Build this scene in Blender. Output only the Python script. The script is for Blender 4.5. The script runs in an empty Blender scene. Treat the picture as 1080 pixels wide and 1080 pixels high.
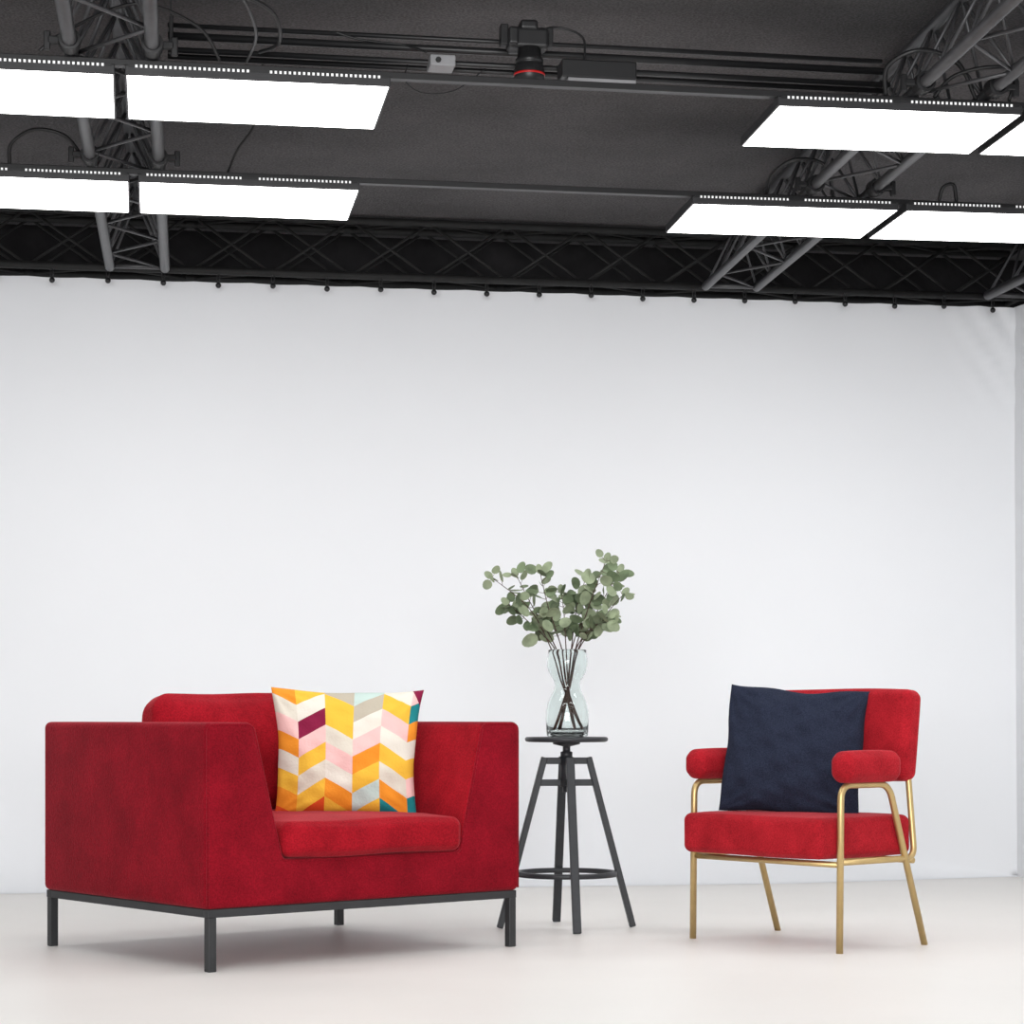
import bpy, bmesh, math, random
from mathutils import Vector, Matrix, Euler
random.seed(7)
scene = bpy.context.scene
COL = scene.collection
TH = math.radians(9.6)
CT, ST = math.cos(TH), math.sin(TH)

def R(r, q, z=0.0):
    return Vector((r*CT - q*ST, r*ST + q*CT, z))

# ---------------------------------------------------------------- materials
def mat(name, col, rough=0.6, metal=0.0, var=0.0, vscale=8.0, bump=0.0, bscale=60.0,
        sheen=0.0, sheen_tint=None, spec=0.5, emit=None, estr=0.0, trans=0.0, ior=1.45, coord='Object', nap=0.0, nscale=230.0, vdet=5):
    m = bpy.data.materials.new(name)
    m.use_nodes = True
    nt = m.node_tree
    b = nt.nodes['Principled BSDF']
    b.inputs['Base Color'].default_value = (*col, 1)
    b.inputs['Roughness'].default_value = rough
    b.inputs['Metallic'].default_value = metal
    b.inputs['Specular IOR Level'].default_value = spec
    b.inputs['Sheen Weight'].default_value = sheen
    b.inputs['Sheen Roughness'].default_value = 0.4
    if sheen_tint: b.inputs['Sheen Tint'].default_value = (*sheen_tint, 1)
    b.inputs['Transmission Weight'].default_value = trans
    b.inputs['IOR'].default_value = ior
    if emit:
        b.inputs['Emission Color'].default_value = (*emit, 1)
        b.inputs['Emission Strength'].default_value = estr
    tc = nt.nodes.new('ShaderNodeTexCoord')
    if var > 0:
        n = nt.nodes.new('ShaderNodeTexNoise'); n.inputs['Scale'].default_value = vscale
        n.inputs['Detail'].default_value = vdet; n.inputs['Roughness'].default_value = 0.6
        nt.links.new(tc.outputs[coord], n.inputs['Vector'])
        cr = nt.nodes.new('ShaderNodeValToRGB')
        cr.color_ramp.elements[0].position = 0.3; cr.color_ramp.elements[1].position = 0.7
        cr.color_ramp.elements[0].color = tuple(c*(1-var) for c in col)+(1,)
        cr.color_ramp.elements[1].color = tuple(min(1, c*(1+var)) for c in col)+(1,)
        nt.links.new(n.outputs['Fac'], cr.inputs['Fac'])
        out = cr.outputs['Color']
        if nap > 0:
            n3 = nt.nodes.new('ShaderNodeTexNoise'); n3.inputs['Scale'].default_value = nscale; n3.inputs['Detail'].default_value = 2
            nt.links.new(tc.outputs[coord], n3.inputs['Vector'])
            mr = nt.nodes.new('ShaderNodeMapRange'); mr.inputs['From Min'].default_value = .35; mr.inputs['From Max'].default_value = .65
            mr.inputs['To Min'].default_value = 1-nap; mr.inputs['To Max'].default_value = 1+nap
            nt.links.new(n3.outputs['Fac'], mr.inputs['Value'])
            vm = nt.nodes.new('ShaderNodeVectorMath'); vm.operation = 'SCALE'
            nt.links.new(out, vm.inputs[0]); nt.links.new(mr.outputs['Result'], vm.inputs['Scale'])
            out = vm.outputs['Vector']
        nt.links.new(out, b.inputs['Base Color'])
    if bump > 0:
        n2 = nt.nodes.new('ShaderNodeTexNoise'); n2.inputs['Scale'].default_value = bscale
        n2.inputs['Detail'].default_value = 4
        nt.links.new(tc.outputs[coord], n2.inputs['Vector'])
        bp = nt.nodes.new('ShaderNodeBump'); bp.inputs['Strength'].default_value = bump
        bp.inputs['Distance'].default_value = 0.01
        nt.links.new(n2.outputs['Fac'], bp.inputs['Height'])
        nt.links.new(bp.outputs['Normal'], b.inputs['Normal'])
    return m

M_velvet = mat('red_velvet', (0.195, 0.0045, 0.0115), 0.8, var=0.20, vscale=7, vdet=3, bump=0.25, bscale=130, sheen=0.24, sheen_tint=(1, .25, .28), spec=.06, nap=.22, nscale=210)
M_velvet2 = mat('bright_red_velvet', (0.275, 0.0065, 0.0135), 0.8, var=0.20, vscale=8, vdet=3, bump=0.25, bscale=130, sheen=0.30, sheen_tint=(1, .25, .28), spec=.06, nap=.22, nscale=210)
M_velvet3 = mat('crimson_velvet', (0.33, 0.012, 0.019), 0.8, var=0.20, vscale=11, vdet=3, bump=0.3, bscale=130, sheen=0.28, sheen_tint=(1, .25, .28), spec=.06, nap=.22, nscale=220)
M_navy = mat('navy_linen', (0.022, 0.027, 0.047), 0.95, var=0.05, vscale=60, bump=0.35, bscale=240, sheen=0.03, sheen_tint=(.6, .65, .8), spec=.05, nap=.25, nscale=260)
M_darksteel = mat('dark_steel', (0.035, 0.036, 0.038), 0.5, metal=0.3, var=.1, vscale=20)
M_stool = mat('black_painted_steel', (0.024, 0.026, 0.030), 0.42, var=.15, vscale=25, spec=.5)
M_gold = mat('brushed_brass', (0.56, 0.41, 0.19), 0.40, metal=0.8, var=.06, vscale=30)
M_truss = mat('grey_truss_metal', (0.078, 0.078, 0.082), 0.38, metal=0.4, var=.15, vscale=12)
M_trussb = mat('black_truss_metal', (0.018, 0.018, 0.018), 0.6, var=.2, vscale=12, spec=.3)
M_black = mat('black_plastic', (0.014, 0.014, 0.015), 0.4, var=.1, vscale=20)
M_frame = mat('dark_grey_frame', (0.030, 0.030, 0.032), 0.4, var=.1, vscale=20)
M_red = mat('red_ring', (0.5, 0.01, 0.01), 0.35, var=.05)
M_grey = mat('grey_plastic', (0.26, 0.26, 0.27), 0.5, var=.1)
M_light = mat('light_diffuser', (1, 1, 1), 0.6, emit=(1, 0.99, 0.98), estr=7.5, var=.01)
M_slot = mat('vent_slot', (.6, .6, .6), 0.6, emit=(1, 1, 1), estr=0.5, var=.02)
M_ceil = mat('black_ceiling_cloth', (0.094, 0.090, 0.092), 0.95, var=.16, vscale=2.0, bump=.6, bscale=90, spec=.1, nap=.24, nscale=110)
M_drop = mat('black_drape', (0.020, 0.019, 0.020), 0.95, var=.3, vscale=4, bump=.3, bscale=20, spec=.1)
M_wall = mat('white_fabric', (0.83, 0.845, 0.870), 0.9, var=.012, vscale=0.8, bump=.05, bscale=3, spec=.1)
M_wall2 = mat('grey_white_fabric', (0.74, 0.75, 0.77), 0.9, var=.03, vscale=2, bump=.1, bscale=5, spec=.1)
M_floor = mat('white_floor', (0.80, 0.782, 0.755), 0.42, var=.02, vscale=1.2, spec=.2)
M_glass = mat('clear_glass', (0.90, 0.95, 0.935), 0.02, trans=1.0, ior=1.32, var=.01)
M_leaf = mat('eucalyptus_leaf', (0.140, 0.185, 0.105), 0.6, var=.45, vscale=14, spec=.3)
M_leaf2 = mat('pale_eucalyptus_leaf', (0.27, 0.32, 0.205), 0.6, var=.3, vscale=18, spec=.3)
M_twig = mat('brown_twig', (0.07, 0.038, 0.03), 0.7, var=.3, vscale=30)

# ---------------------------------------------------------------- helpers
def link(o, parent=None, M=None):
    COL.objects.link(o)
    if M is not None: o.matrix_basis = M
    if parent is not None: o.parent = parent
    return o

def mesh_obj(name, bm_or_me, material=None, parent=None, M=None, smooth=False):
    if isinstance(bm_or_me, bmesh.types.BMesh):
        me = bpy.data.meshes.new(name)
        bmesh.ops.recalc_face_normals(bm_or_me, faces=bm_or_me.faces)
        bm_or_me.to_mesh(me); bm_or_me.free()
    else:
        me = bm_or_me
    if material is not None and len(me.materials) == 0:
        for mm in (material if isinstance(material, (list, tuple)) else [material]): me.materials.append(mm)
    if smooth:
        for p in me.polygons: p.use_smooth = True
        if smooth == 'auto':
            try: me.set_sharp_from_angle(angle=math.radians(40))
            except Exception: pass
    return link(bpy.data.objects.new(name, me), parent, M)

def tag(o, label, cat, group=None):
    o['label'] = label; o['category'] = cat
    if group: o['group'] = group
    return o

def empty(name, loc, rotz, label, cat, group=None):
    e = bpy.data.objects.new(name, None); e.empty_display_size = 0.1
    link(e, None, Matrix.Translation(Vector(loc)) @ Matrix.Rotation(rotz, 4, 'Z'))
    return tag(e, label, cat, group)

def fillet(pts, rad, n=6):
    pts = [Vector(p) for p in pts]
    out = [pts[0]]
    for i in range(1, len(pts)-1):
        a, b, c = pts[i-1], pts[i], pts[i+1]
        d1, d2 = (a-b), (c-b)
        r = min(rad, d1.length*.48, d2.length*.48)
        p1, p2 = b+d1.normalized()*r, b+d2.normalized()*r
        for k in range(n+1):
            t = k/n
            out.append(p1*(1-t)**2 + b*2*t*(1-t) + p2*t*t)
    out.append(pts[-1])
    return out

def sweep(bm, pts, r0, r1=None, seg=10):
    pts = [Vector(p) for p in pts]
    if r1 is None: r1 = r0
    n = len(pts); rings = []
    t0 = (pts[1]-pts[0]).normalized()
    up = Vector((0, 0, 1)) if abs(t0.z) < .9 else Vector((1, 0, 0))
    nrm = t0.cross(up).normalized()
    for i, p in enumerate(pts):
        if i == 0: t = pts[1]-pts[0]
        elif i == n-1: t = pts[-1]-pts[-2]
        else: t = (pts[i+1]-pts[i]).normalized() + (pts[i]-pts[i-1]).normalized()
        t.normalize()
        nrm = (nrm - t*nrm.dot(t)).normalized()
        bn = t.cross(nrm)
        rr = r0 + (r1-r0)*i/(n-1)
        rings.append([bm.verts.new(p + (nrm*math.cos(2*math.pi*k/seg) + bn*math.sin(2*math.pi*k/seg))*rr) for k in range(seg)])
    for i in range(n-1):
        for k in range(seg):
            f = bm.faces.new((rings[i][k], rings[i][(k+1) % seg], rings[i+1][(k+1) % seg], rings[i+1][k])); f.smooth = True
    bm.faces.new(rings[0][::-1]); bm.faces.new(rings[-1])

def box(bm, lo, hi, bev=0.0, seg=2, M=None):
    lo, hi = Vector(lo), Vector(hi)
    res = bmesh.ops.create_cube(bm, size=1)
    vs = res['verts']
    for v in vs:
        v.co = Vector([(lo[i]+hi[i])/2 + v.co[i]*(hi[i]-lo[i]) for i in range(3)])
    if bev > 0:
        es = list({e for v in vs for e in v.link_edges})
        r2 = bmesh.ops.bevel(bm, geom=es, offset=bev, segments=seg, profile=.5, affect='EDGES')
        vs = list({v for f in r2['faces'] for v in f.verts} | {v for v in vs if v.is_valid})
    if M is not None:
        for v in vs: v.co = M @ v.co
    return vs

def beam(bm, a, b, w, h, bev=.003):
    a, b = Vector(a), Vector(b); d = b-a
    q = d.to_track_quat('Z', 'Y').to_matrix().to_4x4()
    box(bm, (-w/2, -h/2, 0), (w/2, h/2, d.length), bev, 2, Matrix.Translation(a) @ q)

def puffy(name, size, rad, bulge, material, parent, M, wob=0.0, n=10, taper=0.0):
    h = [s/2 for s in size]
    rad = min(rad, min(h)*.98)
    def axis(hh):
        ends = [hh - rad + rad*math.tan(math.pi/4*k/4.0) for k in range(5)]
        mid = [-(hh-rad) + 2*(hh-rad)*k/n for k in range(n+1)]
        return [-e for e in ends[::-1]][:-1] + mid + ends[1:]
    ax = [axis(x) for x in h]
    bm = bmesh.new(); cache = {}
    def V(p):
        key = tuple(round(c, 6) for c in p)
        if key in cache: return cache[key]
        inner = Vector([max(-(h[i]-rad), min(h[i]-rad, p[i])) for i in range(3)])
        d = Vector(p)-inner
        q = inner + d.normalized()*rad if d.length > 1e-9 else Vector(p)
        a = [p[i]/h[i] for i in range(3)]
        nn = Vector([0, 0, 0])
        for i in range(3):
            j, k = (i+1) % 3, (i+2) % 3
            nn[i] = a[i]**3 * (1-a[j]**4)*(1-a[k]**4)*bulge[i]
        q = q+nn
        if taper:
            q.y *= 1-taper*max(0, q.z/h[2])**2 - .25*taper*abs(q.x/h[0])**4
            q.x *= 1-.03*max(0, q.z/h[2])**3
        if wob:
            q += Vector((math.sin(q.y*17+q.z*9), math.sin(q.x*15+q.z*11), math.sin(q.x*13+q.y*19+1)))*wob
        v = bm.verts.new(q); cache[key] = v; return v
    for i in range(3):
        j, k = (i+1) % 3, (i+2) % 3
        for s in (-1, 1):
            for a in range(len(ax[j])-1):
                for b in range(len(ax[k])-1):
                    def mk(u, w):
                        p = [0, 0, 0]; p[i] = s*h[i]; p[j] = u; p[k] = w; return V(p)
                    f = [mk(ax[j][a], ax[k][b]), mk(ax[j][a+1], ax[k][b]), mk(ax[j][a+1], ax[k][b+1]), mk(ax[j][a], ax[k][b+1])]
                    if len(set(f)) == 4: bm.faces.new(f)
    return mesh_obj(name, bm, material, parent, M, smooth=True)

def pillow(name, w, hgt, T, material, M, pinch=.05, wr=.004, edge_w=.3, seed=0, N=56, sag=0.0, narrow=0.0):
    rnd = random.Random(seed); ph = [rnd.uniform(0, 6.28) for _ in range(8)]
    bm = bmesh.new(); uvl = bm.loops.layers.uv.new('UVMap')
    grid = {}
    for side in (-1, 1):
        for i in range(N+1):
            for j in range(N+1):
                edge = i in (0, N) or j in (0, N)
                if edge and side == 1 and (i, j, -1) in grid:
                    grid[(i, j, 1)] = grid[(i, j, -1)]; continue
                a = math.sin((2*i/N-1)*math.pi/2); b = math.sin((2*j/N-1)*math.pi/2)
                x = w/2*a*(1-pinch*(1-b*b)); z = hgt/2*b*(1-pinch*(1-a*a))
                x *= 1-narrow*(1-b)/2
                if b > 0: z -= sag*(1-a*a)*b*b*(1+.5*math.sin(5*a+1))
                t = T/2*max(0, (1-a*a)*(1-b*b))**.42
                wv = wr*(math.sin(9*a+5*b+ph[0])+math.sin(13*b-6*a+ph[1])+.6*math.sin(21*a+9*b+ph[2])+.5*math.sin(25*b+11*a+ph[3]))
                for ca, cb, k in ((-1, 1, 0), (1, 1, 1), (-1, -1, 2), (1, -1, 3)):
                    dd = math.hypot(a-ca, b-cb); th = math.atan2(b-cb, a-ca)
                    wv += wr*1.3*math.sin(15*th+ph[k]*2)*math.exp(-(dd-.35)**2/.08)
                t = t + (0 if edge else wv*min(1, t/(T*.25)))
                z += wr*edge_w*math.sin(6*a+ph[5])*abs(b)**3; x += wr*edge_w*math.sin(6*b+ph[6])*abs(a)**3
                grid[(i, j, side)] = (bm.verts.new((x, side*t if not edge else 0, z)), (a+1)/2, (b+1)/2)
    for side in (-1, 1):
        for i in range(N):
            for j in range(N):
                q = [grid[(i, j, side)], grid[(i+1, j, side)], grid[(i+1, j+1, side)], grid[(i, j+1, side)]]
                if side == 1: q = q[::-1]
                f = bm.faces.new([c[0] for c in q]); f.smooth = True
                for l, c in zip(f.loops, q): l[uvl].uv = (c[1], c[2])
    return mesh_obj(name, bm, material, None, M, smooth=True)

def lathe(bm, prof, seg=40, c=(0, 0, 0), closed=False):
    rings = []
    for r, z in prof:
        rings.append([bm.verts.new((c[0]+r*math.cos(2*math.pi*k/seg), c[1]+r*math.sin(2*math.pi*k/seg), c[2]+z)) for k in range(seg)])
    m = len(rings)
    for i in range(m if closed else m-1):
        A, B = rings[i], rings[(i+1) % m]
        for k in range(seg):
            f = bm.faces.new((A[k], A[(k+1) % seg], B[(k+1) % seg], B[k])); f.smooth = True
    if not closed:
        if prof[0][0] > 1e-5: bm.faces.new(rings[0][::-1])
        if prof[-1][0] > 1e-5: bm.faces.new(rings[-1])

# ---------------------------------------------------------------- room
QW = 10.25; ZC = 3.065; ZW = 2.76; RW = 4.27
bm = bmesh.new()
bm.faces.new([bm.verts.new(R(*p)) for p in ((-6, -3, 0), (RW+.4, -3, 0), (RW+.4, QW+.5, 0), (-6, QW+.5, 0))])
o = mesh_obj('floor', bm, M_floor); o['kind'] = 'structure'
bm = bmesh.new()
box(bm, (-6, -3, ZC), (RW+.5, QW+.6, ZC+.05))
for v in bm.verts: v.co = R(*v.co)
o = mesh_obj('ceiling', bm, M_ceil); o['kind'] = 'structure'

def cloth(name, fn, n, m, mm):
    bm = bmesh.new(); g = []
    for i in range(n+1):
        g.append([bm.verts.new(fn(i/n, j/m)) for j in range(m+1)])
    for i in range(n):
        for j in range(m): bm.faces.new((g[i][j], g[i+1][j], g[i+1][j+1], g[i][j+1]))
    o = mesh_obj(name, bm, mm, smooth=True); o['kind'] = 'structure'
def fb(a, b):
    r = -6+(RW+6)*a
    RC = .26*min(1, max(.02, (RW-.05-r)/1.2))     # cove fades out into the corner
    if b < .2:
        t = b/.2*math.pi/2
        return R(r, QW-RC+RC*math.sin(t), .001+RC*(1-math.cos(t)))
    z = RC+(ZW-RC)*(b-.2)/.8
    top = max(0, (b-.9)/.1)
    scal = .004*abs(math.sin((r-.02)*math.pi/.25))
    q = QW + .006*top*math.sin(r*9)*math.sin(r*3.1+1)
    c = max(0, 1-(RW-r)/.45)*max(0, (b-.80)/.20)
    q -= .03*c*abs(math.sin((r*2+z*1.6)*11))
    return R(r, q, z - (scal if b > .999 else 0))
cloth('wall_back', fb, 600, 75, M_wall)
def fr(a, b):
    q = QW-7*(1-a) ; z = ZW*b
    return R(RW-.05+.02*math.sin(q*9)*b, q, z)
cloth('wall_right', fr, 160, 12, M_wall2)
bm = bmesh.new(); box(bm, (-6, QW+.35, ZW-.3), (RW+.4, QW+.4, ZC))
for v in bm.verts: v.co = R(*v.co)
o = mesh_obj('trim_1', bm, M_drop); o['kind'] = 'structure'
bm = bmesh.new(); box(bm, (RW+.30, 2, ZW-.3), (RW+.35, QW+.4, ZC))
for v in bm.verts: v.co = R(*v.co)
o = mesh_obj('trim_2', bm, M_drop); o['kind'] = 'structure'

# ---------------------------------------------------------------- trusses
def truss(a, b, m, label, s=.24, r=.022, zc=2.765, step=.28, hz=.27, br=.0065, cross=False):
    a, b = Vector(a), Vector(b); d = b-a; L = d.length; ang = math.atan2(d.y, d.x)
    e = empty('lighting_truss', (a.x, a.y, zc), ang, label, 'truss', 'ceiling trusses')
    tri = not cross
    ch_ = [(-s/2, 0), (s/2, 0)] + ([(0, hz)] if tri else [(-s/2, hz), (s/2, hz)])
    for y, z in ch_:
        bm = bmesh.new(); sweep(bm, [(0, y, z), (L, y, z)], r, seg=12)
        mesh_obj('chord', bm, m, e)
    bm = bmesh.new(); n = int(L/step); st = L/n
    for k in range(n):
        x0, x1 = k*st, (k+1)*st; xm = (x0+x1)/2
        for z in ((0,) if tri else (0, hz)):
            A, B = (-s/2, s/2) if k % 2 == 0 else (s/2, -s/2)
            sweep(bm, [(x0, A, z), (x1, B, z)], br, seg=6)
        for y in (-s/2, s/2):
            if cross:
                sweep(bm, [(x0, y, 0), (x1, y, hz)], br, seg=6)
                sweep(bm, [(x0, y, hz), (x1, y, 0)], br, seg=6)
            else:
                sweep(bm, [(x0, y, 0), (xm, 0, hz)], br, seg=6)
                sweep(bm, [(xm, 0, hz), (x1, y, 0)], br, seg=6)
    for x in (0.02, L-.02):
        sweep(bm, [(x, -s/2, 0), (x, s/2, 0)], .012, seg=6)
    mesh_obj('bracing', bm, m, e)
    return e
truss(R(-.13, 4.2), R(0.01, 10.0), M_truss, 'grey metal truss with zigzag bracing under the ceiling')
truss(R(2.44, 4.2), R(2.72, 10.0), M_truss, 'grey metal truss with zigzag bracing under the ceiling', r=.020, br=.006)
truss(R(4.09, 6.0), R(4.09, 10.0), M_truss, 'grey metal truss running along the side of the studio')
truss(R(-3.0, QW+.0), R(RW-.05, QW+.0), M_trussb, 'long black box truss above the white fabric backdrop', s=.20, r=.018, zc=2.79, step=.36, hz=.25, br=.007, cross=True)

# ---------------------------------------------------------------- rails
def rail(q, r0, r1, z0, z1, w, label, name='lighting_rail'):
    bm = bmesh.new(); box(bm, (r0, q-w/2, z0), (r1, q+w/2, z1), .002, 1)
    for v in bm.verts: v.co = R(*v.co)
    return tag(mesh_obj(name, bm, M_black), label, 'rail', 'rails above the light panels')
Q1, Q2 = 6.74, 8.085
for q in (Q1, Q2):
    rail(q+.025, -1.6, 4.15, 2.721, 2.7405, .035, 'black metal rail holding a row of light panels')
bm = bmesh.new()
n = 20
ring = []
for y in (-.028, .028):
    ring.append([[bm.verts.new((rr*math.cos(2*math.pi*k/n), y, rr*math.sin(2*math.pi*k/n))) for k in range(n)] for rr in (.0235, .032)])
for k in range(n):
    j = (k+1) % n
    bm.faces.new((ring[0][1][k], ring[0][1][j], ring[1][1][j], ring[1][1][k]))
    bm.faces.new((ring[0][0][k], ring[0][0][j], ring[1][0][j], ring[1][0][k]))
    for s in (0, 1): bm.faces.new((ring[s][0][k], ring[s][0][j], ring[s][1][j], ring[s][1][k]))
box(bm, (-.062, -.014, -.010), (-.030, .014, .010), .003, 1)
box(bm, (-.075, -.008, -.030), (-.055, .008, .026), .003, 1)
bmesh.ops.recalc_face_normals(bm, faces=bm.faces)
clampme = bpy.data.meshes.new('truss_clamp'); bm.to_mesh(clampme); bm.free(); clampme.materials.append(M_black)
for q in (Q1-.06, Q2-.06, Q1+.60, Q2+.60):
    f = (q-4.2)/5.8
    for rc in (-.13+.14*f, 2.44+.28*f):
        for s in (-.12, .12):
            o = bpy.data.objects.new('truss_clamp', clampme)
            link(o, None, Matrix.Translation(R(rc+s, q, 2.765)) @ Matrix.Rotation(TH+(math.pi if s > 0 else 0), 4, 'Z'))
            tag(o, 'small black pipe coupler clamped around the truss tube', 'clamp', 'couplers on the trusses')

# ---------------------------------------------------------------- light panels
def light_panel(r, q, w=.795, d=.50, yaw=0.0):
    c = R(r, q, 2.69)
    e = empty('light_panel', c, TH+math.radians(yaw), 'rectangular glowing white light panel in a thin black frame', 'light panel', 'ceiling light panels')
    bm = bmesh.new(); t = .012
    box(bm, (0, 0, 0), (w, t, .03), .002, 1); box(bm, (0, d-t, 0), (w, d, .03), .002, 1)
    box(bm, (0, t, 0), (t, d-t, .03)); box(bm, (w-t, t, 0), (w, d-t, .03))
    box(bm, (t, t, .018), (w-t, d-t, .03))
    mesh_obj('frame', bm, M_frame, e)
    bm = bmesh.new(); box(bm, (t*.5, t*.2, -.001), (w-t*.5, d-t*.8, .0175))
    mesh_obj('diffuser', bm, M_light, e)
    bm = bmesh.new(); xs = [.01]; mi = []
    for g0, g1 in ((.03, .375), (.43, .77)):
        xs.append(g0); mi.append(0)
        n = 24; p = (g1-g0)/n
        for k in range(n):
            xs.append(g0+p*k+p*.5); mi.append(1)
            xs.append(g0+p*(k+1)); mi.append(0)
    xs.append(w-.01); mi.append(0)
    rows = [[bm.verts.new((x, yy, zz)) for x in xs] for yy, zz in ((.001, .0235), (-.002, .0235), (-.002, .032), (.001, .032))]
    for i in range(len(xs)-1):
        for a in range(4):
            A, B = rows[a], rows[(a+1) % 4]
            f = bm.faces.new((A[i], A[i+1], B[i+1], B[i])); f.material_index = mi[i] if a == 1 else 0
    bm.faces.new([rr[0] for rr in rows]); bm.faces.new([rr[-1] for rr in rows][::-1])
    mesh_obj('vent_strip', bm, [M_black, M_slot], e)
    return e
for q, r, yw in ((Q1, -.03, -.6), (Q1, -.855, 0), (Q1, 1.985, -2.0), (Q1-.028, 2.81, -2.0), (Q2, .01, -.6), (Q2, -.815, 0), (Q2, 2.050, -2.0), (Q2-.028, 2.875, -2.0)):
    light_panel(r, q, yaw=yw)

# ---------------------------------------------------------------- camera slider track
trk = empty('camera_track', R(.10, 7.0, 2.84), TH, 'black twin tube slider track hung under the ceiling', 'camera track')
LT = 2.33
for (y, z, rr) in ((-.03, 0, .009), (.04, 0.0, .009), (0.01, .055, .012), (.05, .10, .008)):
    bm = bmesh.new(); sweep(bm, [(0, y, z), (LT, y, z)], rr, seg=10); mesh_obj('tube', bm, M_black, trk)
bm = bmesh.new(); x = .01
box(bm, (x-.006, -.035, .0), (x+.006, .055, .105), .002, 1)
box(bm, (x-.003, .03, .10), (x+.003, .04, ZC-2.84))
mesh_obj('hanger', bm, M_black, trk)
cam_e = empty('digital_camera', R(1.212, 6.88, 2.780), TH, 'black digital camera with red-ringed lens pointing down from a ceiling track', 'camera')
bm = bmesh.new()
box(bm, (-.064, -.04, .085), (.064, .035, .15), .012, 3)
box(bm, (-.028, -.045, .14), (.028, .03, .172), .01, 3)
box(bm, (-.066, -.055, .09), (-.035, -.03, .145), .008, 3)
mesh_obj('body', bm, M_black, cam_e)
bm = bmesh.new(); lathe(bm, [(.036, .09), (.038, .06), (.044, .055), (.044, .044), (.0425, .043), (.0425, .036), (.044, .035), (.044, .03), (.048, .025), (.048, -.022), (.042, -.024), (.040, -.015)], 32)
mesh_obj('lens', bm, M_black, cam_e, Matrix.Translation((.005, -.01, 0)))
bm = bmesh.new(); lathe(bm, [(.0455, .010), (.0492, .009), (.0492, .003), (.0455, .002)], 32, closed=True)
mesh_obj('lens_ring', bm, M_red, cam_e, Matrix.Translation((.005, -.01, 0)))['label'] = 'red lens ring'
bm = bmesh.new()
bmesh.ops.create_uvsphere(bm, u_segments=16, v_segments=8, radius=.010, matrix=Matrix.Translation((.045, -.01, .152)) @ Matrix.Diagonal((1, 1, .5, 1)))
mesh_obj('mode_dial', bm, M_frame, cam_e)
bm = bmesh.new(); box(bm, (-.045, .02, .10), (.045, .10, .16), .005, 2); box(bm, (-.085, -.01, .10), (-.06, .03, .165), .004, 2); box(bm, (.058, -.01, .10), (.082, .03, .16), .004, 2)
mesh_obj('mount', bm, M_black, cam_e)
bx = empty('control_box', R(1.44, 6.90, 2.765), TH, 'flat black equipment box beside the ceiling camera', 'equipment box')
bm = bmesh.new(); box(bm, (-.12, -.04, .02), (.12, .05, .077), .005, 2); mesh_obj('housing', bm, M_black, bx)
bm = bmesh.new(); box(bm, (-.10, -.036, .008), (.118, .045, .0205), .002, 1); mesh_obj('base_plate', bm, M_grey, bx)['label'] = 'light grey base plate'
b2 = empty('clamp_box', R(.955, 6.93, 2.82), TH, 'small grey clamp box on the ceiling track', 'clamp')
bm = bmesh.new(); box(bm, (-.045, -.02, -.005), (.035, .065, .03), .004, 2); mesh_obj('housing', bm, M_grey, b2)
bm = bmesh.new(); sweep(bm, [(-.02, -.026, .012), (-.02, -.018, .012)], .009); mesh_obj('knob', bm, M_black, b2)

# ---------------------------------------------------------------- cables
def cable(pts, rr=.005, label='thin black cable looping from the ceiling rigging'):
    P = [R(*p) for p in pts]
    out = []
    for i in range(len(P)-1):
        p0 = P[max(0, i-1)]; p1 = P[i]; p2 = P[i+1]; p3 = P[min(len(P)-1, i+2)]
        for k in range(8):
            t = k/8
            out.append(.5*((2*p1)+(p2-p0)*t+(2*p0-5*p1+4*p2-p3)*t*t+(3*p1-p0-3*p2+p3)*t**3))
    out.append(P[-1])
    bm = bmesh.new(); sweep(bm, out, rr, seg=6)
    tag(mesh_obj('power_cable', bm, M_black, smooth=True), label, 'cable', 'black cables in the rigging')
cable([(-.44, 8.10, 2.742), (-.43, 8.05, 2.80), (-.35, 8.0, 2.84), (-.24, 8.0, 2.82), (-.17, 8.07, 2.742)], .007)
cable([(-.28, 6.72, 2.742), (-.2, 6.7, 2.80), (0.0, 6.6, 2.86), (.18, 6.65, 2.82), (.25, 6.72, 2.742)], .005)
cable([(.02, 6.2, 2.78), (.22, 6.3, 2.82), (.38, 6.4, 2.80), (.42, 6.6, 2.77), (.38, 6.95, 2.84)], .006)
cable([(.05, 6.0, 2.78), (.25, 6.1, 2.77), (.34, 6.4, 2.74), (.33, 6.72, 2.742)], .005)
cable([(.33, 8.1, 2.742), (.36, 8.0, 2.80), (.42, 7.9, 2.88), (.44, 7.8, 3.06)], .005)
cable([(1.25, 6.93, 2.94), (1.32, 6.95, 2.965), (1.40, 6.93, 2.93), (1.40, 6.92, 2.84)], .004)
cable([(.9, 6.93, 2.86), (.84, 7.0, 2.90), (.7, 7.0, 2.91), (.62, 7.0, 2.93)], .004)
cable([(2.34, 8.1, 2.742), (2.34, 8.0, 2.80), (2.42, 7.95, 2.84), (2.54, 8.0, 2.83), (2.60, 8.1, 2.742)], .007)
cable([(3.02, 8.1, 2.742), (3.03, 8.08, 2.79), (3.07, 8.08, 2.80), (3.09, 8.1, 2.742)], .007)
cable([(2.34, 6.75, 2.742), (2.33, 6.7, 2.82), (2.42, 6.65, 2.86), (2.56, 6.7, 2.84), (2.64, 6.75, 2.742)], .007)
cable([(2.5, 6.75, 2.742), (2.55, 6.7, 2.80), (2.68, 6.65, 2.82), (2.85, 6.7, 2.80), (2.95, 6.75, 2.742)], .006)
cable([(2.75, 6.75, 2.742), (2.78, 6.7, 2.84), (2.88, 6.65, 2.87), (2.95, 6.7, 2.80), (3.1, 6.75, 2.742)], .006)
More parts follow.
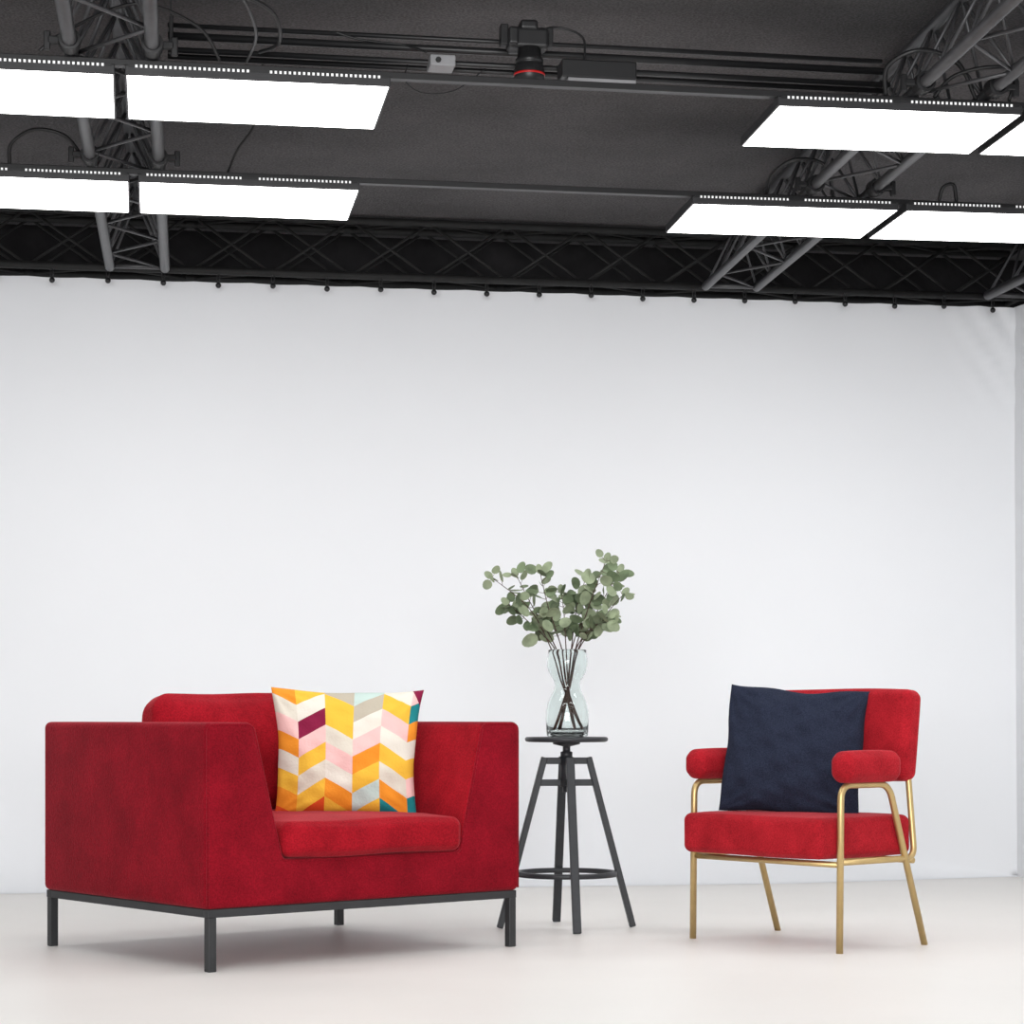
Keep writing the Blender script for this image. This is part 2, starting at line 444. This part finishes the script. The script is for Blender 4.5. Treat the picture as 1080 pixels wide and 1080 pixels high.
cable([(.85, 7.0, 2.84), (.84, 6.98, 2.78), (.9, 6.98, 2.745), (1.0, 6.98, 2.76), (1.1, 7.0, 2.84)], .002)

# ---------------------------------------------------------------- curtain ties
bm = bmesh.new()
bmesh.ops.create_uvsphere(bm, u_segments=12, v_segments=8, radius=.013)
for f in bm.faces: f.smooth = True
sweep(bm, fillet([(0, 0, .008), (-.007, 0, .03), (-.005, 0, .05), (.005, 0, .05), (.007, 0, .03), (0, 0, .008)], .01, 3), .0025, seg=5)
bmesh.ops.recalc_face_normals(bm, faces=bm.faces)
tie = bpy.data.meshes.new('curtain_tie'); bm.to_mesh(tie); bm.free(); tie.materials.append(M_black)
r = -1.1
while r < 4.2:
    o = bpy.data.objects.new('curtain_tie', tie)
    link(o, None, Matrix.Translation(R(r, QW-.125, ZW-.034+random.uniform(-.006, .006))))
    tag(o, 'small black elastic ball tie holding the backdrop to the truss', 'tie', 'ball ties along the top of the backdrop')
    r += .245

# ---------------------------------------------------------------- armchair
A = math.radians(39.5)
arm = empty('armchair', (-.782, 7.548, 0), A, 'boxy red velvet armchair on thin dark metal legs', 'armchair')
W2, D2 = .6175, .525
bm = bmesh.new()
prof = [(-W2, .19), (W2, .19), (W2, .76), (.455, .76), (.355, .335), (-.335, .335), (-.445, .76), (-W2, .76)]
fv = [bm.verts.new((x, -D2, z)) for x, z in prof]; bv = [bm.verts.new((x, D2, z)) for x, z in prof]
bm.faces.new(fv); bm.faces.new(bv[::-1])
for i in range(8):
    j = (i+1) % 8; bm.faces.new((fv[i], bv[i], bv[j], fv[j]))
bmesh.ops.recalc_face_normals(bm, faces=bm.faces)
bmesh.ops.bevel(bm, geom=bm.edges[:], offset=.022, segments=5, profile=.5, affect='EDGES')
bm.normal_update()
for f in bm.faces:      # lighter red paints in how light catches the inner arm faces
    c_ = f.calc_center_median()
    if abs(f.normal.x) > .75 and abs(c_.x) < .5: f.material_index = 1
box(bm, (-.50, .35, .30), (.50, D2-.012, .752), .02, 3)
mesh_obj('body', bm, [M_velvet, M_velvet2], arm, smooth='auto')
i_ = .0075; y_ = -D2+.0062
pp = [(-W2+i_, .20), (-W2+i_, .76-i_), (-.445-i_*.6, .76-i_), (-.335-i_, .335-i_), (.355+i_, .335-i_), (.455+i_*.6, .76-i_), (W2-i_, .76-i_), (W2-i_, .20)]
pts = [Vector((x, y_, z)) for x, z in pp]
bm = bmesh.new(); sweep(bm, fillet(pts, .024, 5), .0045, seg=6)
mesh_obj('seam_piping', bm, M_velvet, arm)
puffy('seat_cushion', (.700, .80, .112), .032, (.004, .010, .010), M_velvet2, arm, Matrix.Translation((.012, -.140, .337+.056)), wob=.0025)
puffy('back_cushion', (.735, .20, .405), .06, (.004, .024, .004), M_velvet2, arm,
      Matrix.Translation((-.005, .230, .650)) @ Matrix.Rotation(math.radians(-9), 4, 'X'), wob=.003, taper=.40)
bm = bmesh.new()
z0, z1, t = .165, .191, .028; a, b = W2-.010, D2-.008
box(bm, (-a, -b, z0), (a, -b+t, z1), .002, 1); box(bm, (-a, b-t, z0), (a, b, z1), .002, 1)
box(bm, (-a, -b+t, z0), (-a+t, b-t, z1), .002, 1); box(bm, (a-t, -b+t, z0), (a, b-t, z1), .002, 1)
mesh_obj('base_frame', bm, M_darksteel, arm)
for sx in (-1, 1):
    for sy in (-1, 1):
        bm = bmesh.new()
        cx, cy = sx*(a-.016), sy*(b-.014)
        box(bm, (cx-.014, cy-.014, 0), (cx+.014, cy+.014, .166), .002, 1)
        mesh_obj('leg', bm, M_darksteel, arm)

# ---------------------------------------------------------------- chevron cushion
def chevron():
    m = bpy.data.materials.new('chevron_cotton'); m.use_nodes = True
    nt = m.node_tree; N = nt.nodes; L = nt.links; b = N['Principled BSDF']
    b.inputs['Roughness'].default_value = .85; b.inputs['Specular IOR Level'].default_value = .15
    uv = N.new('ShaderNodeUVMap'); sep = N.new('ShaderNodeSeparateXYZ'); L.new(uv.outputs[0], sep.inputs[0])
    def mth(op, a, bb=None, c=None):
        n = N.new('ShaderNodeMath'); n.operation = op
        for k, x in enumerate((a, bb, c)):
            if x is None: continue
            if isinstance(x, (int, float)): n.inputs[k].default_value = x
            else: L.new(x, n.inputs[k])
        return n.outputs[0]
    NR = 8.0
    c = mth('ADD', mth('MULTIPLY', sep.outputs['X'], 5.1), .22)
    ci = mth('FLOOR', c); cf = mth('FRACT', c)
    par = mth('MODULO', ci, 2.0)
    tri = mth('SUBTRACT', 1.0, mth('ABSOLUTE', mth('SUBTRACT', cf, par)))
    v = mth('SUBTRACT', 1.0, sep.outputs['Y'])
    rr = mth('ADD', mth('MULTIPLY', v, 6.9), mth('MULTIPLY', tri, .85))
    fac = mth('DIVIDE', rr, NR)
    W = (.66, .61, .52); Y = (.80, .46, .05); O = (.78, .27, .025); P = (.80, .49, .47); G = (.46, .41, .33); Mr = (.22, .012, .05); T = (.015, .21, .23); Rd = (.66, .08, .02); K = (.72, .68, .60); Aq = (.50, .62, .58)
    cols = [
        [O, W, P, O, K, Y, O, Rd],
        [Y, K, Mr, P, Y, W, Y, Rd],
        [G, Y, Y, W, P, K, O, Y],
        [Aq, G, K, P, O, Y, Aq, Y],
        [K, Y, P, K, Y, W, O, T],
        [P, T, O, K, Y, P, T, T]]
    acc = None
    for k, cl in enumerate(cols):
        ramp = N.new('ShaderNodeValToRGB'); cr = ramp.color_ramp; cr.interpolation = 'CONSTANT'
        cr.elements[0].position = 0; cr.elements[0].color = (*cl[0], 1)
        cr.elements[1].position = 1/8; cr.elements[1].color = (*cl[1], 1)
        for q in range(2, 8):
            e = cr.elements.new(q/8); e.color = (*cl[q], 1)
        L.new(fac, ramp.inputs[0])
        sel = mth('COMPARE', ci, float(k), .5)
        mx = N.new('ShaderNodeMix'); mx.data_type = 'RGBA'
        L.new(sel, mx.inputs[0])
        if acc is None: mx.inputs[6].default_value = (*W, 1)
        else: L.new(acc, mx.inputs[6])
        L.new(ramp.outputs[0], mx.inputs[7]); acc = mx.outputs[2]
    cs = mth('ADD', sep.outputs['X'], mth('MULTIPLY', sep.outputs['Y'], .55))
    sel = mth('GREATER_THAN', cs, 1.475)
    mx = N.new('ShaderNodeMix'); mx.data_type = 'RGBA'; L.new(sel, mx.inputs[0]); L.new(acc, mx.inputs[6]); mx.inputs[7].default_value = (*Mr, 1); acc = mx.outputs[2]
    L.new(acc, b.inputs['Base Color'])
    tc = N.new('ShaderNodeTexCoord'); n2 = N.new('ShaderNodeTexNoise'); n2.inputs['Scale'].default_value = 120
    L.new(tc.outputs['Object'], n2.inputs['Vector']); bp = N.new('ShaderNodeBump'); bp.inputs['Strength'].default_value = .3; bp.inputs['Distance'].default_value = .005
    L.new(n2.outputs['Fac'], bp.inputs['Height']); L.new(bp.outputs['Normal'], b.inputs['Normal'])
    return m
def pm(loc, yaw, lean, roll):
    return Matrix.Translation(Vector(loc)) @ Matrix.Rotation(math.radians(yaw), 4, 'Z') @ Matrix.Rotation(math.radians(-lean), 4, 'X') @ Matrix.Rotation(math.radians(roll), 4, 'Y')
o = pillow('throw_pillow', .52, .445, .20, chevron(), pm((-.560, 7.545, .655), 4, 12, 1), pinch=.08, seed=3, edge_w=.5, wr=.0028, narrow=.08)
tag(o, 'square throw pillow with multicolour chevron pattern on the red armchair', 'pillow')
o = pillow('throw_pillow', .495, .45, .18, M_navy, pm((.978, 7.74, .658), -20, 10, 3.5), pinch=.04, wr=.0038, seed=11, sag=.007, edge_w=.7)
tag(o, 'plain navy blue fabric throw pillow on the brass-framed chair', 'pillow')

# ---------------------------------------------------------------- stool
st = empty('stool', (.20, 8.18, 0), math.radians(8), 'black metal swivel stool with round seat holding the glass vase', 'stool')
bm = bmesh.new(); lathe(bm, [(.0, .684), (.140, .684), (.150, .687), (.153, .693), (.152, .699), (.147, .7025), (.0, .7025)], 56)
bmesh.ops.remove_doubles(bm, verts=bm.verts, dist=1e-5)
mesh_obj('seat', bm, M_stool, st)
bm = bmesh.new()
lathe(bm, [(.0, .50), (.014, .50), (.014, .625), (.022, .627), (.022, .648), (.014, .65), (.014, .668), (.05, .676), (.05, .685), (0, .685)], 24)
for k in range(22): lathe(bm, [(.0135, .505+k*.0055), (.0158, .5075+k*.0055), (.0135, .51+k*.0055)], 16)
mesh_obj('screw_post', bm, M_stool, st)
for ang in (0, 90, 180, 270):
    a = math.radians(ang-0.5); u = Vector((math.cos(a), math.sin(a), 0))
    bm = bmesh.new()
    beam(bm, u*.247+Vector((0, 0, .004)), u*.082+Vector((0, 0, .628)), .030, .022)
    mesh_obj('leg', bm, M_stool, st)
bm = bmesh.new()
for z, rr in ((.615, .088), (.535, .104)):
    for ang in (0, 90):
        a = math.radians(ang); u = Vector((math.cos(a), math.sin(a), 0))
        beam(bm, -u*rr+Vector((0, 0, z)), u*rr+Vector((0, 0, z)), .016, .024)
lathe(bm, [(.022, .52), (.024, .52), (.024, .63), (.022, .63)], 20, closed=True)
mesh_obj('cross_bracket', bm, M_stool, st)
bm = bmesh.new(); lathe(bm, [(.172, .192), (.186, .192), (.186, .210), (.172, .210)], 64, closed=True)
mesh_obj('footrest_ring', bm, M_stool, st)

# ---------------------------------------------------------------- vase
vx, vy, vz = .203, 8.18, .703
outer = [(.070, 0), (.075, .005), (.077, .02), (.079, .06), (.078, .095), (.072, .125), (.061, .15), (.051, .17), (.047, .188), (.050, .205), (.060, .222), (.070, .242), (.075, .262), (.074, .285), (.070, .305), (.070, .318)]
inner = [(r-.003, z) for r, z in outer[::-1][:-2]] + [(.060, .010), (.02, .009)]
prof = outer + [(.0685, .3195)] + inner
bm = bmesh.new(); lathe(bm, prof, 48)
bmesh.ops.recalc_face_normals(bm, faces=bm.faces)
tag(mesh_obj('vase', bm, M_glass, None, Matrix.Translation((vx, vy, vz))), 'clear glass hourglass-shaped vase holding eucalyptus on the stool', 'vase')

# ---------------------------------------------------------------- eucalyptus
def leaf(bm, base, d, nrm, L, Wd, mi):
    d = d.normalized(); nrm = (nrm - d*nrm.dot(d)).normalized(); s = d.cross(nrm)
    cup = random.uniform(.04, .16)*L
    K = 12; ctr = bm.verts.new(base+d*L*.52+nrm*(-cup))
    ring = []
    for k in range(K):
        a = 2*math.pi*k/K
        px = L*.5*(1-math.cos(a)); py = Wd*.5*math.sin(a)*(1+.12*math.cos(a))
        ring.append(bm.verts.new(base+d*px+s*py+nrm*(-cup*.25*abs(math.sin(a)))*-1))
    for k in range(K):
        f = bm.faces.new((ctr, ring[k], ring[(k+1) % K])); f.smooth = True; f.material_index = mi
tips = [(-.275, -.02, 1.285, 0), (-.185, .05, 1.295, 1), (-.100, -.04, 1.30, 0), (-.215, .02, 1.19, 0),
        (-.020, .03, 1.23, 0), (.07, .04, 1.29, 0), (.140, -.02, 1.345, 1), (.190, .05, 1.31, 0), (.20, -.05, 1.22, 0), (.15, -.07, 1.14, 1), (-.09, .09, 1.16, 1), (.08, .02, 1.20, 0)]
for i, (tx, ty, tz, mi) in enumerate(tips):
    e = empty('eucalyptus_branch', (vx, vy, vz), 0, 'eucalyptus branch with round grey-green leaves in the glass vase', 'branch', 'eucalyptus branches in the vase')
    sx = -1 if tx > 0 else 1
    b0 = Vector((sx*random.uniform(.025, .060), random.uniform(-.025, .025), .02))
    b1 = Vector((sx*.006+tx*.08, ty*.15, .185)); b2 = Vector((tx*.22, ty*.4, .325)); b3 = Vector((tx, ty, tz-vz))
    mid = (b2+b3)/2+Vector((tx*.14*random.uniform(-1, 1), 0, .018))
    P = [b0, b1, b2, mid, b3]; path = []
    for k in range(4):
        p0 = P[max(0, k-1)]; p1 = P[k]; p2 = P[k+1]; p3 = P[min(4, k+2)]
        for j in range(6):
            t = j/6
            path.append(.5*((2*p1)+(p2-p0)*t+(2*p0-5*p1+4*p2-p3)*t*t+(3*p1-p0-3*p2+p3)*t**3))
    path.append(b3)
    bm = bmesh.new(); sweep(bm, path, .0038, .0011, seg=6)
    bl = bmesh.new()
    n0 = 14
    for k in range(n0, len(path)):
        p = path[k]; t = (path[min(k+1, len(path)-1)]-path[k-1]).normalized()
        fr_ = (k-n0)/(len(path)-1-n0)
        for s in (0, 1):
            if random.random() < .14+.18*(1-fr_): continue
            az = k*1.7+s*math.pi+random.uniform(-.4, .4)
            side = Vector((math.cos(az), math.sin(az), 0)); side = (side-t*side.dot(t)).normalized()
            d = (side*.9+t*random.uniform(.1, .7)+Vector((0, 0, random.uniform(-.2, .25)))).normalized()
            Lf = random.uniform(.042, .066)*(1-.2*fr_**2)
            base = p+d*random.uniform(.008, .024)
            sweep(bm, [p, base], .0009, seg=4)
            nn = Vector((random.uniform(-.7, .7), -random.uniform(.3, 1.2), random.uniform(-.3, 1.0)))
            leaf(bl, base, d, nn, Lf, Lf*random.uniform(.72, .93), mi if random.random() < .65 else 1-mi)
    leaf(bl, path[-1], (path[-1]-path[-2]), Vector((0, -1, .3)), .036, .027, 1)
    mesh_obj('stem', bm, M_twig, e)
    me = bpy.data.meshes.new('foliage'); me.materials.append(M_leaf); me.materials.append(M_leaf2)
    bl.to_mesh(me); bl.free()
    mesh_obj('foliage', me, None, e)

# ---------------------------------------------------------------- brass chair
B = math.radians(-49)
ch = empty('chair', (1.0165, 7.70, 0), B, 'red velvet chair with brass tube frame and padded armrests', 'chair')
S = .335; rt = .0115
for sx in (-1, 1):
    x = sx*S
    bm = bmesh.new()
    sweep(bm, fillet([(x, -.215, 0), (x, -.208, .552), (x, .035, .552), (x, .225, 0)], .05, 8), rt, seg=14)
    mesh_obj('leg_frame', bm, M_gold, ch)
    bm = bmesh.new()
    xi = sx*.300
    sweep(bm, fillet([(x*.99, -.21, .298), (x*.99, .175, .298), (xi, .178, .60), (xi, .180, .66)], .045, 8), rt*.95, seg=14)
    mesh_obj('back_support', bm, M_gold, ch)
    puffy('armrest', (.088, .285, .098), .034, (.003, .004, .005), M_velvet3, ch, Matrix.Translation((x, -.080, .612)), wob=.0008, n=6)
for p in ((-.208, .290), (.165, .290)):
    bm = bmesh.new(); sweep(bm, [(-S, *p), (S, *p)], .010, seg=12); mesh_obj('cross_bar', bm, M_gold, ch)
puffy('seat', (.635, .475, .135), .026, (.003, .004, .005), M_velvet3, ch, Matrix.Translation((0, -.055, .376)), wob=.001)
puffy('backrest', (.635, .085, .31), .03, (.004, .004, .004), M_velvet3, ch,
      Matrix.Translation((.01, .175, .715)) @ Matrix.Rotation(math.radians(-6), 4, 'X'), wob=.001)

# ---------------------------------------------------------------- lights
w = bpy.data.worlds.new('studio_world'); scene.world = w; w.use_nodes = True
w.node_tree.nodes['Background'].inputs[0].default_value = (.97, .98, 1, 1)
w.node_tree.nodes['Background'].inputs[1].default_value = .76
for q, e in ((5.3, 20), (3.8, 13), (2.2, 9)):
    for r in (-.1, 2.7):
        l = bpy.data.lights.new('studio_panel_lamp', 'AREA'); l.shape = 'RECTANGLE'; l.size = 1.7; l.size_y = .5; l.energy = e
        o = bpy.data.objects.new('studio_panel_lamp', l); link(o, None, Matrix.Translation(R(r, q, 2.68)) @ Matrix.Rotation(TH, 4, 'Z'))
l = bpy.data.lights.new('added_front_fill', 'AREA'); l.shape = 'RECTANGLE'; l.size = 4.5; l.size_y = 2.0; l.energy = 180; l.spread = math.radians(110)  # added fill lamp behind the camera, brightens the backdrop
o = bpy.data.objects.new('added_front_fill', l); link(o, None, Matrix.Translation((-.3, -1.5, 1.7)) @ Matrix.Rotation(math.radians(93), 4, 'X'))

# ---------------------------------------------------------------- camera
c = bpy.data.cameras.new('camera'); c.sensor_width = 36; c.lens = 2350/1080*36; c.shift_y = 215/1080
c.clip_start = .05; c.clip_end = 100
co = bpy.data.objects.new('camera', c); link(co, None, Matrix.Translation((0, 0, .78)) @ Matrix.Rotation(math.pi/2, 4, 'X'))
scene.camera = co
scene.view_settings.view_transform = 'Standard'
scene.view_settings.look = 'None'
